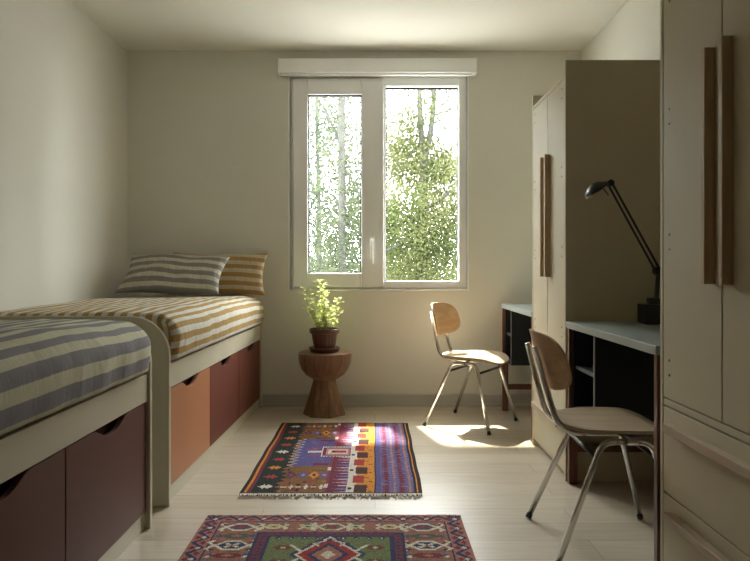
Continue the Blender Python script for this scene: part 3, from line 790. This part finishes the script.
# rows of diamonds above and below the house
for v in (0.195, 0.80):
    for u, c, c2 in ((0.24, MAR, BLU), (0.31, BLU, LAV), (0.375, ORG, BLK), (0.435, BLU, PNK)):
        cv.diamond(U(u), V(v), 0.027, 0.058, c); cv.diamond(U(u), V(v), 0.011, 0.024, c2)
for v in (0.07, 0.93):
    for k in range(6):
        u = U(0.22+0.042*k); R(u, V(v)-0.030, u+0.008, V(v)+0.030, WHT if k % 2 else MAR); R(u-0.008, V(v)-0.004, u+0.016, V(v)+0.004, WHT)
# maroon post and the spiked band beside it
R(U(0.455), 0, U(0.585), H1, MAR)
R(U(0.455), 0, U(0.475), H1, (0.20, 0.035, 0.07))
nsp = 30
for k in range(nsp):
    v = H1*(k+0.5)/nsp
    cv.test(U(0.49), v-0.024, U(0.585), v+0.024, lambda x, y: abs(y-v) < 0.019*(x-U(0.49))/U(0.095), (PUR, LAV, PNK, BLU)[k % 4])
    R(U(0.53), v-0.003, U(0.585), v+0.003, WHT if k % 2 else LAV)
for v in (0.02, 0.27, 0.71, 0.90): R(U(0.448), V(v), U(0.468), V(v)+0.05, WHT)
# framed pink house in the middle
R(U(0.385), V(0.425), U(0.585), V(0.575), WHT); R(U(0.395), V(0.438), U(0.578), V(0.562), MAR); R(U(0.415), V(0.452), U(0.575), V(0.548), PNK)
R(U(0.43), V(0.468), U(0.56), V(0.532), WHT); R(U(0.45), V(0.482), U(0.55), V(0.518), RED); R(U(0.46), V(0.49), U(0.48), V(0.51), BLK)
for k in range(10): R(U(0.39)+0.017*k, V(0.429), U(0.39)+0.017*k+0.007, V(0.436), MAR); R(U(0.39)+0.017*k, V(0.566), U(0.39)+0.017*k+0.007, V(0.573), MAR)
# cream strip with a file of red and brown squares, then the orange band
R(U(0.578), 0, U(0.630), H1, WHT); R(U(0.630), 0, U(0.735), H1, ORG)
nb = 10
for k in range(nb):
    v0 = H1*(k+0.10)/nb; v1 = H1*(k+0.88)/nb
    c = RED if k % 2 == 0 else (0.060, 0.022, 0.024)
    R(U(0.606+0.012*(k % 2)), v0, U(0.668+0.022*(k % 2)), v1, c)
    R(U(0.668), v0+0.02, U(0.70), v0+0.034, c); R(U(0.700), v1-0.026, U(0.722), v1-0.012, MAR); R(U(0.588), v0+0.035, U(0.604), v0+0.06, BRN if k % 2 else WHT)
# blue striped field on the right
R(U(0.735), 0, U(0.745), H1, BLK); R(U(0.745), 0, U(0.965), H1, PUR)
R(U(0.745), 0, U(0.772), H1, BLU)
for uc in (0.803, 0.890):
    cv.test(U(uc-0.03), 0, U(uc+0.03), H1, lambda x, y: abs(x-U(uc)) < 0.009+0.008*(1 if (y/0.03) % 1 < 0.5 else 0), MAR)
for uc in (0.848, 0.935): R(U(uc)-0.005, 0, U(uc)+0.005, H1, (0.34, 0.17, 0.15))
for _ in range(220):
    u = U(rr.uniform(0.75, 0.96)); v = V(rr.random()); R(u, v, u+0.03, v+0.006, rr.choice([BLU, LAV, PUR, (0.10, 0.09, 0.2)]))
# borders
R(0, 0, U(0.022), H1, BRN); R(U(0.022), 0, U(0.036), H1, ORG); R(U(0.036), 0, U(0.056), H1, MAR)
R(U(0.956), 0, U(0.968), H1, BLK); R(U(0.968), 0, U(0.980), H1, ORG); R(U(0.980), 0, W1, H1, BRN)
for va, vb in ((0, 0.020), (H1-0.022, H1)): R(0, va, W1, vb, (0.075, 0.026, 0.024))
R(0, H1-0.010, W1, H1, (0.44, 0.40, 0.33))
make_rug('small rug with blue stripes and an orange band, by the side table', -0.600, 4.205, W1, H1, 0.0058, cv, 2, ((-1, 0.03), (1, 0.05)), BRN)

# rug two: salmon bordered medallion rug
SAL = (0.366, 0.152, 0.116); SAL2 = (0.287, 0.128, 0.091); NAV = (0.037, 0.044, 0.104); GR2 = (0.152, 0.183, 0.076); CRM = (0.610, 0.573, 0.451); MR2 = (0.183, 0.037, 0.049); GRE2 = (0.091, 0.104, 0.076); BL2 = (0.061, 0.091, 0.171); LGR = (0.439, 0.512, 0.244)
W2, H2 = 1.015, 1.60
cv = Canvas(W2, H2, 0.0062, SAL2)
R = cv.rect
r3 = random.Random(8)
for _ in range(900):
    u = r3.uniform(0, W2); v = r3.uniform(0, H2); R(u, v, u+r3.uniform(0.02, 0.09), v+0.007, r3.choice([SAL2, SAL, (0.20, 0.10, 0.07), (0.17, 0.10, 0.075)]))
bo = 0.068
R(0, 0, W2, bo, SAL); R(0, H2-bo, W2, H2, SAL); R(0, 0, bo, H2, SAL); R(W2-bo, 0, W2, H2, SAL)
def zig(along, n_len, fixed, horiz):
    n = int(n_len/0.088); st = n_len/n
    for k in range(n):
        a = k*st
        for p, q in (((a, fixed-0.020), (a+st/2, fixed+0.020)), ((a+st/2, fixed+0.020), (a+st, fixed-0.020))):
            if horiz: cv.line(p[0], p[1], q[0], q[1], 0.016, NAV)
            else: cv.line(p[1], p[0], q[1], q[0], 0.016, NAV)
        for m, off, c in ((a+st/2, -0.014, MR2), (a, 0.014, MR2)):
            if horiz: cv.diamond(m, fixed+off, 0.016, 0.013, c)
            else: cv.diamond(fixed+off, m, 0.013, 0.016, c)
        m, off = a+st/2, 0.008
        if horiz: cv.diamond(m, fixed+off, 0.0125, 0.010, WHT)
        else: cv.diamond(fixed+off, m, 0.010, 0.0125, WHT)
zig(0, W2, 0.034, True); zig(0, W2, H2-0.034, True); zig(0, H2, 0.034, False); zig(0, H2, W2-0.034, False)
for a, b in ((bo, bo+0.006), (H2-bo-0.006, H2-bo)): R(bo, a, W2-bo, b, NAV)
for a, b in ((bo, bo+0.006), (W2-bo-0.006, W2-bo)): R(a, bo, b, H2-bo, NAV)
def medal(u, v, s, fill, inner):
    for sx in (-1, 1):       # hooked arms
        for sy in (-1, 1):
            cv.line(u+sx*0.058*s, v, u+sx*0.082*s, v+sy*0.026*s, 0.011, CRM); cv.line(u+sx*0.082*s, v+sy*0.026*s, u+sx*0.066*s, v+sy*0.036*s, 0.010, CRM)
    cv.hexa(u, v, 0.064*s, 0.037*s, CRM, 0.6); cv.hexa(u, v, 0.050*s, 0.027*s, fill, 0.6)
    for k in range(4):
        a = PI/4+k*PI/2
        cv.line(u, v, u+0.027*s*math.cos(a), v+0.017*s*math.sin(a), 0.010*s, inner); cv.diamond(u+0.026*s*math.cos(a), v+0.016*s*math.sin(a), 0.010*s, 0.008*s, inner)
    cv.diamond(u, v, 0.010, 0.009, RED)
inner_u = 0.285; 
for side in (0, 1):
    uc = 0.158 if side == 0 else W2-0.158
    k = 0; v = 0.125
    while v < H2-0.1:
        kind = k % 4
        if kind == 0: medal(uc, v, 0.95, (0.10, 0.07, 0.13), MR2)
        elif kind == 2: medal(uc, v, 1.08, NAV, CRM)
        else:
            cv.hexa(uc, v, 0.062, 0.020, GRE2 if kind == 1 else MR2, 0.5); cv.diamond(uc, v, 0.024, 0.012, SAL); cv.diamond(uc-0.062, v, 0.016, 0.015, BL2); cv.diamond(uc+0.062, v, 0.016, 0.015, BL2)
        v += 0.082; k += 1
for vc in (0.122, H2-0.122):
    for u, t in ((0.285, 1), (0.415, 0), (0.5075, 2), (0.60, 0), (0.73, 1)):
        if t == 1: medal(u, vc, 0.62, LGR, SAL)
        elif t == 0: cv.line(u-0.03, vc-0.02, u+0.03, vc+0.02, 0.011, CRM); cv.line(u-0.03, vc+0.02, u+0.03, vc-0.02, 0.011, CRM); cv.diamond(u, vc, 0.03, 0.02, LGR); cv.diamond(u, vc, 0.012, 0.010, BL2)
        else: medal(u, vc, 0.95, (0.20, 0.14, 0.09), MR2)
for k in range(26):
    for u in (0.092, 0.222, W2-0.222, W2-0.092):
        cv.diamond(u, 0.10+k*0.056, 0.010, 0.012, (NAV, CRM, BL2, MR2)[k % 4])
# navy and maroon inner frame round the green field
a0, b0 = 0.232, 0.172
R(a0, b0, W2-a0, H2-b0, NAV); R(a0+0.012, b0+0.010, W2-a0-0.012, H2-b0-0.010, MR2); R(a0+0.040, b0+0.030, W2-a0-0.040, H2-b0-0.030, NAV); R(a0+0.056, b0+0.042, W2-a0-0.056, H2-b0-0.042, GR2)
n = 22
for k in range(n):
    u = a0+(W2-2*a0)*(k+0.5)/n; cv.diamond(u, b0+0.020, 0.010, 0.008, NAV)
    cv.diamond(u, H2-b0-0.020, 0.010, 0.008, NAV)
for k in range(48):
    v = b0+(H2-2*b0)*(k+0.5)/48
    for u in (a0+0.027, W2-a0-0.027): cv.diamond(u, v, 0.012, 0.009, NAV)
for k in range(9):
    for v in (b0+0.056, H2-b0-0.056):
        u = a0+0.085+(W2-2*a0-0.17)*k/8
        cv.diamond(u, v, 0.015, 0.014, NAV); cv.diamond(u, v+0.002, 0.006, 0.005, CRM)
for _ in range(160):
    u = r3.uniform(a0+0.06, W2-a0-0.09); v = r3.uniform(b0+0.05, H2-b0-0.05); R(u, v, u+0.03, v+0.006, r3.choice([(0.10, 0.125, 0.05), (0.15, 0.17, 0.08)]))
for cvv in (0.365, 0.835, 1.275):
    u = W2/2; s = 1.0
    cv.diamond(u, cvv, 0.135, 0.175, NAV); cv.diamond(u, cvv, 0.118, 0.155, CRM); cv.diamond(u, cvv, 0.105, 0.140, RED)
    cv.diamond(u, cvv, 0.075, 0.100, NAV); cv.diamond(u, cvv, 0.055, 0.075, SAL); cv.diamond(u, cvv, 0.026, 0.036, CRM)
    for sx in (-1, 1):
        for sy in (-1, 1):
            cv.line(u, cvv+sy*0.12, u+sx*0.070, cvv+sy*0.085, 0.015, NAV)
            cv.line(u+sx*0.012, cvv+sy*0.118, u+sx*0.055, cvv+sy*0.09, 0.008, CRM)
            cv.line(u+sx*0.055, cvv+sy*0.09, u+sx*0.04, cvv+sy*0.072, 0.008, CRM)
            cv.line(u+sx*0.10, cvv+sy*0.03, u+sx*0.135, cvv+sy*0.075, 0.012, CRM)
        for dv in (-0.055, 0.055):
            cv.hexa(u+sx*0.165, cvv+dv, 0.038, 0.018, (0.17, 0.055, 0.045), 0.5); cv.diamond(u+sx*0.165, cvv+dv, 0.012, 0.010, LGR)
        for q in range(3): cv.diamond(u+sx*(0.06+0.055*q), cvv-0.19, 0.010, 0.010, NAV)
make_rug('salmon bordered rug with a green centre, nearest the camera', -0.672, 2.628, W2, H2, 0.0062, cv, 6, ((-1, 0.012), (1, 0.02)), SAL)

# ------------------------------------------------------------------ outside
bm = bmesh.new(); box(bm, (-60, 5.2, -3.3), (60, 90, -3.2)); o = obj('ground', bm, M['ground']); o['kind'] = 'structure'
bm = bmesh.new(); box(bm, (-3.2, D+T, 2.72), (3.2, D+T+0.62, 2.86)); o = obj('sun_cut_eave', bm, M['sun_cut']); o['kind'] = 'structure'  # unseen overhang added to cut the sun patch short on the floor
GZ = -3.2
def make_tree(name, label, base, trunk, blobs, leafmat, seed, lsize, branches=(), r0=0.10, r1=0.05):
    rnd = random.Random(seed)
    root = thing(name, label, 'tree', (base[0], base[1], GZ), 0, 'trees outside the window')
    bp = Vector((base[0], base[1], GZ))
    bm = bmesh.new(); tube(bm, fillet([Vector(p)-bp for p in trunk], 0.6, 5), r0, 10, r_end=r1); tk = obj('trunk', bm, M['bark'], root, smooth=True)
    for pts, ra, rb_ in branches:
        bm = bmesh.new(); tube(bm, fillet([Vector(p)-bp for p in pts], 0.4, 4), ra, 8, r_end=rb_); obj('branch', bm, M['bark'], root, smooth=True)
    bm = bmesh.new()
    for (c, rad, n) in blobs:
        c = Vector(c)-bp
        done = 0
        while done < n:
            v = Vector((rnd.gauss(0, 1), rnd.gauss(0, 1), rnd.gauss(0, 1))).normalized()*rnd.random()**0.45
            cl = c+Vector((v.x*rad[0], v.y*rad[1], v.z*rad[2]))
            for q in range(rnd.randint(5, 11)):
                p = cl+Vector((rnd.gauss(0, 0.10), rnd.gauss(0, 0.10), rnd.gauss(0, 0.08)))
                d = Vector((rnd.uniform(-1, 1), rnd.uniform(-1, 1), rnd.uniform(-0.9, 0.4)))
                nrm = Vector((rnd.uniform(-1, 1), rnd.uniform(-1, 1), rnd.uniform(-0.5, 1)))
                d.normalize(); s = d.cross(nrm)
                if s.length < 1e-3: continue
                s.normalize(); L = lsize*rnd.uniform(0.7, 1.3)
                vs = [bm.verts.new(p), bm.verts.new(p+d*L*0.5+s*L*0.32), bm.verts.new(p+d*L), bm.verts.new(p+d*L*0.5-s*L*0.32)]
                bm.faces.new(vs); done += 1
    obj('foliage', bm, leafmat, root)
    return root
# right pane: forked tree
make_tree('leafy_tree', 'bushy green tree with a forked trunk seen in the right pane', (0.95, 14.0), [(0.95, 14, GZ), (1.0, 14, 1.5), (1.06, 14, 3.5)],
          [((0.95, 13.8, 0.2), (1.3, 1.2, 1.5), 30000), ((0.5, 13.2, 1.9), (0.8, 0.9, 0.9), 9000), ((1.5, 13.7, 2.2), (0.75, 0.9, 1.1), 10000), ((1.0, 14.2, 3.2), (0.8, 0.8, 0.7), 5500), ((1.55, 14.0, 3.3), (0.5, 0.7, 0.5), 2500), ((0.5, 14.2, 3.7), (0.6, 0.7, 0.9), 4500), ((1.2, 14.2, 4.5), (0.9, 0.8, 0.9), 4500)],
          M['tree_a'], 1, 0.056,
          [([(1.06, 14, 3.3), (0.96, 14, 4.3), (0.93, 14, 6.0)], 0.075, 0.05), ([(1.06, 14, 3.3), (1.25, 14, 4.2), (1.32, 14, 6.0)], 0.07, 0.045), ([(0.98, 13.6, 2.2), (1.5, 13.3, 2.55), (1.9, 13.2, 2.9)], 0.05, 0.02), ([(1.0, 13.8, 2.0), (0.5, 12.9, 1.5), (0.2, 12.7, 1.35)], 0.045, 0.02)], 0.15, 0.10)
# left pane: slim trees
make_tree('leafy_tree', 'slim pale tree with a straight trunk seen in the left pane', (-0.52, 10.3), [(-0.52, 10.3, GZ), (-0.52, 10.3, 1.4), (-0.535, 10.3, 5.3), (-1.5, 10.2, 9.3)],
          [((-0.65, 10.4, 1.43), (0.5, 0.6, 0.6), 1800), ((-0.52, 10.5, 2.7), (0.5, 0.6, 0.85), 2000), ((-0.26, 10.3, 1.8), (0.3, 0.45, 0.75), 1500), ((-0.6, 10.3, 4.1), (0.7, 0.7, 0.8), 1600), ((-0.52, 10.4, 0.5), (0.85, 0.7, 0.6), 5500), ((-1.72, 10.1, 9.8), (0.34, 0.6, 0.5), 1500)],  # last blob: unseen high crown, added with the trunk top to block sun
          M['tree_b'], 2, 0.055,
          [([(-0.52, 10.3, 1.86), (-0.30, 10.2, 1.6), (-0.13, 10.15, 1.13)], 0.019, 0.010), ([(-0.52, 10.3, 2.7), (-0.22, 10.2, 2.1), (-0.04, 10.2, 1.77)], 0.021, 0.010), ([(-0.52, 10.3, 2.9), (-0.82, 10.4, 3.6), (-1.03, 10.4, 3.9)], 0.021, 0.010)], 0.073, 0.052)
make_tree('leafy_tree', 'thin grey tree at the outer side of the left pane', (-1.35, 15.5), [(-1.35, 15.5, GZ), (-1.33, 15.5, 2.0), (-1.42, 15.5, 6.5)],
          [((-1.5, 15.6, 2.6), (0.6, 0.8, 1.2), 2200), ((-1.3, 15.4, 4.4), (0.8, 0.8, 1.2), 2200), ((-1.5, 15.5, 0.6), (1.1, 0.9, 0.8), 4500)],
          M['tree_c'], 3, 0.075,
          [([(-1.33, 15.5, 1.6), (-1.05, 15.4, 2.3), (-0.8, 15.3, 2.7)], 0.03, 0.012), ([(-1.34, 15.5, 2.6), (-1.6, 15.4, 3.3), (-1.75, 15.3, 3.7)], 0.03, 0.012)], 0.075, 0.045)
# woodland behind: leaf mass, tall unseen sides added to block low sky, thinner middle
def make_treeline():
    rnd = random.Random(4); bm = bmesh.new()
    def lf(p, L):
        d = Vector((rnd.uniform(-1, 1), rnd.uniform(-1, 1), rnd.uniform(-0.9, 0.4))).normalized(); nrm = Vector((rnd.uniform(-1, 1), rnd.uniform(-1, 1), rnd.uniform(-0.5, 1)))
        sv = d.cross(nrm)
        if sv.length < 1e-3: return
        sv.normalize(); L *= rnd.uniform(0.7, 1.3)
        bm.faces.new([bm.verts.new(p), bm.verts.new(p+d*L*0.5+sv*L*0.32), bm.verts.new(p+d*L), bm.verts.new(p+d*L*0.5-sv*L*0.32)])
    for c, rad, n, L in (((-1.4, 24, 0.3), (2.4, 1.4, 1.9), 11000, 0.13), ((1.6, 24, 0.8), (2.4, 1.4, 2.4), 12000, 0.13), ((-0.8, 24.5, 3.2), (1.9, 1.4, 1.5), 3600, 0.12),
                         ((1.0, 24.5, 4.6), (1.9, 1.2, 2.2), 2200, 0.12), ((-1.5, 24.5, 6.0), (1.4, 1.2, 1.6), 1300, 0.12),
                         ((-6.5, 24, 3.0), (3.4, 1.6, 6.0), 9000, 0.32), ((-12, 23.5, 4.0), (4.0, 1.6, 7.5), 9000, 0.36), ((-18, 23, 4.0), (4.0, 1.6, 7.5), 7000, 0.36),
                         ((7.5, 24, 3.0), (3.6, 1.6, 6.0), 9000, 0.32), ((13, 23.5, 4.0), (4.0, 1.6, 7.5), 9000, 0.36), ((19, 23, 4.0), (4.0, 1.6, 7.5), 7000, 0.36)):
        for _ in range(n):
            v = Vector((rnd.gauss(0, 1), rnd.gauss(0, 1), rnd.gauss(0, 1))).normalized()*rnd.random()**0.45
            lf(Vector((c[0]+v.x*rad[0]+rnd.gauss(0, .15), c[1]+v.y*rad[1], max(GZ+0.05, c[2]+v.z*rad[2]+rnd.gauss(0, .15)))), L)
    o = obj('treeline', bm, M['tree_c']); o['kind'] = 'stuff'
    tag(o, 'hazy pale green woodland behind the trees, its unseen sides added to block low sky', 'woodland')
make_treeline()

# ------------------------------------------------------------------ light
w = bpy.data.worlds.new('sky'); SC.world = w; w.use_nodes = True
bg = w.node_tree.nodes['Background']; bg.inputs['Color'].default_value = (0.985, 0.99, 0.99, 1); bg.inputs['Strength'].default_value = 23.5
sl = bpy.data.lights.new('sun', 'SUN'); sl.energy = 40.0; sl.angle = math.radians(2.6); sl.color = (1.0, 0.90, 0.72)
so = bpy.data.objects.new('sun', sl); C.objects.link(so)
so.rotation_euler = Vector((0.19, -0.68, -1.0)).to_track_quat('-Z', 'Y').to_euler()
pt = bpy.data.lights.new('window_portal', 'AREA'); pt.shape = 'RECTANGLE'; pt.size = WX1-WX0; pt.size_y = WZ1-WZ0; pt.cycles.is_portal = True
po = bpy.data.objects.new('window_portal', pt); C.objects.link(po); po.location = ((WX0+WX1)/2, D+0.13, (WZ0+WZ1)/2); po.rotation_euler = (math.radians(-90), 0, 0)

# ------------------------------------------------------------------ camera
cd = bpy.data.cameras.new('camera'); cam = bpy.data.objects.new('camera', cd); C.objects.link(cam)
cam.location = (0, 0, 1.0); cam.rotation_euler = (PI/2, 0, 0)
cd.sensor_width = 36.0; cd.sensor_fit = 'HORIZONTAL'; cd.lens = 36.0*651/750; cd.shift_y = -11.5/750; cd.clip_start = 0.02; cd.clip_end = 300
SC.camera = cam
SC.view_settings.view_transform = 'Standard'; SC.view_settings.look = 'None'; SC.view_settings.gamma = 1.0; SC.view_settings.exposure = 0.42
SC.view_settings.use_curve_mapping = False
cy = SC.cycles
cy.use_denoising = True; cy.max_bounces = 14; cy.diffuse_bounces = 10; cy.glossy_bounces = 6; cy.transparent_max_bounces = 16; cy.sample_clamp_indirect = 8.0
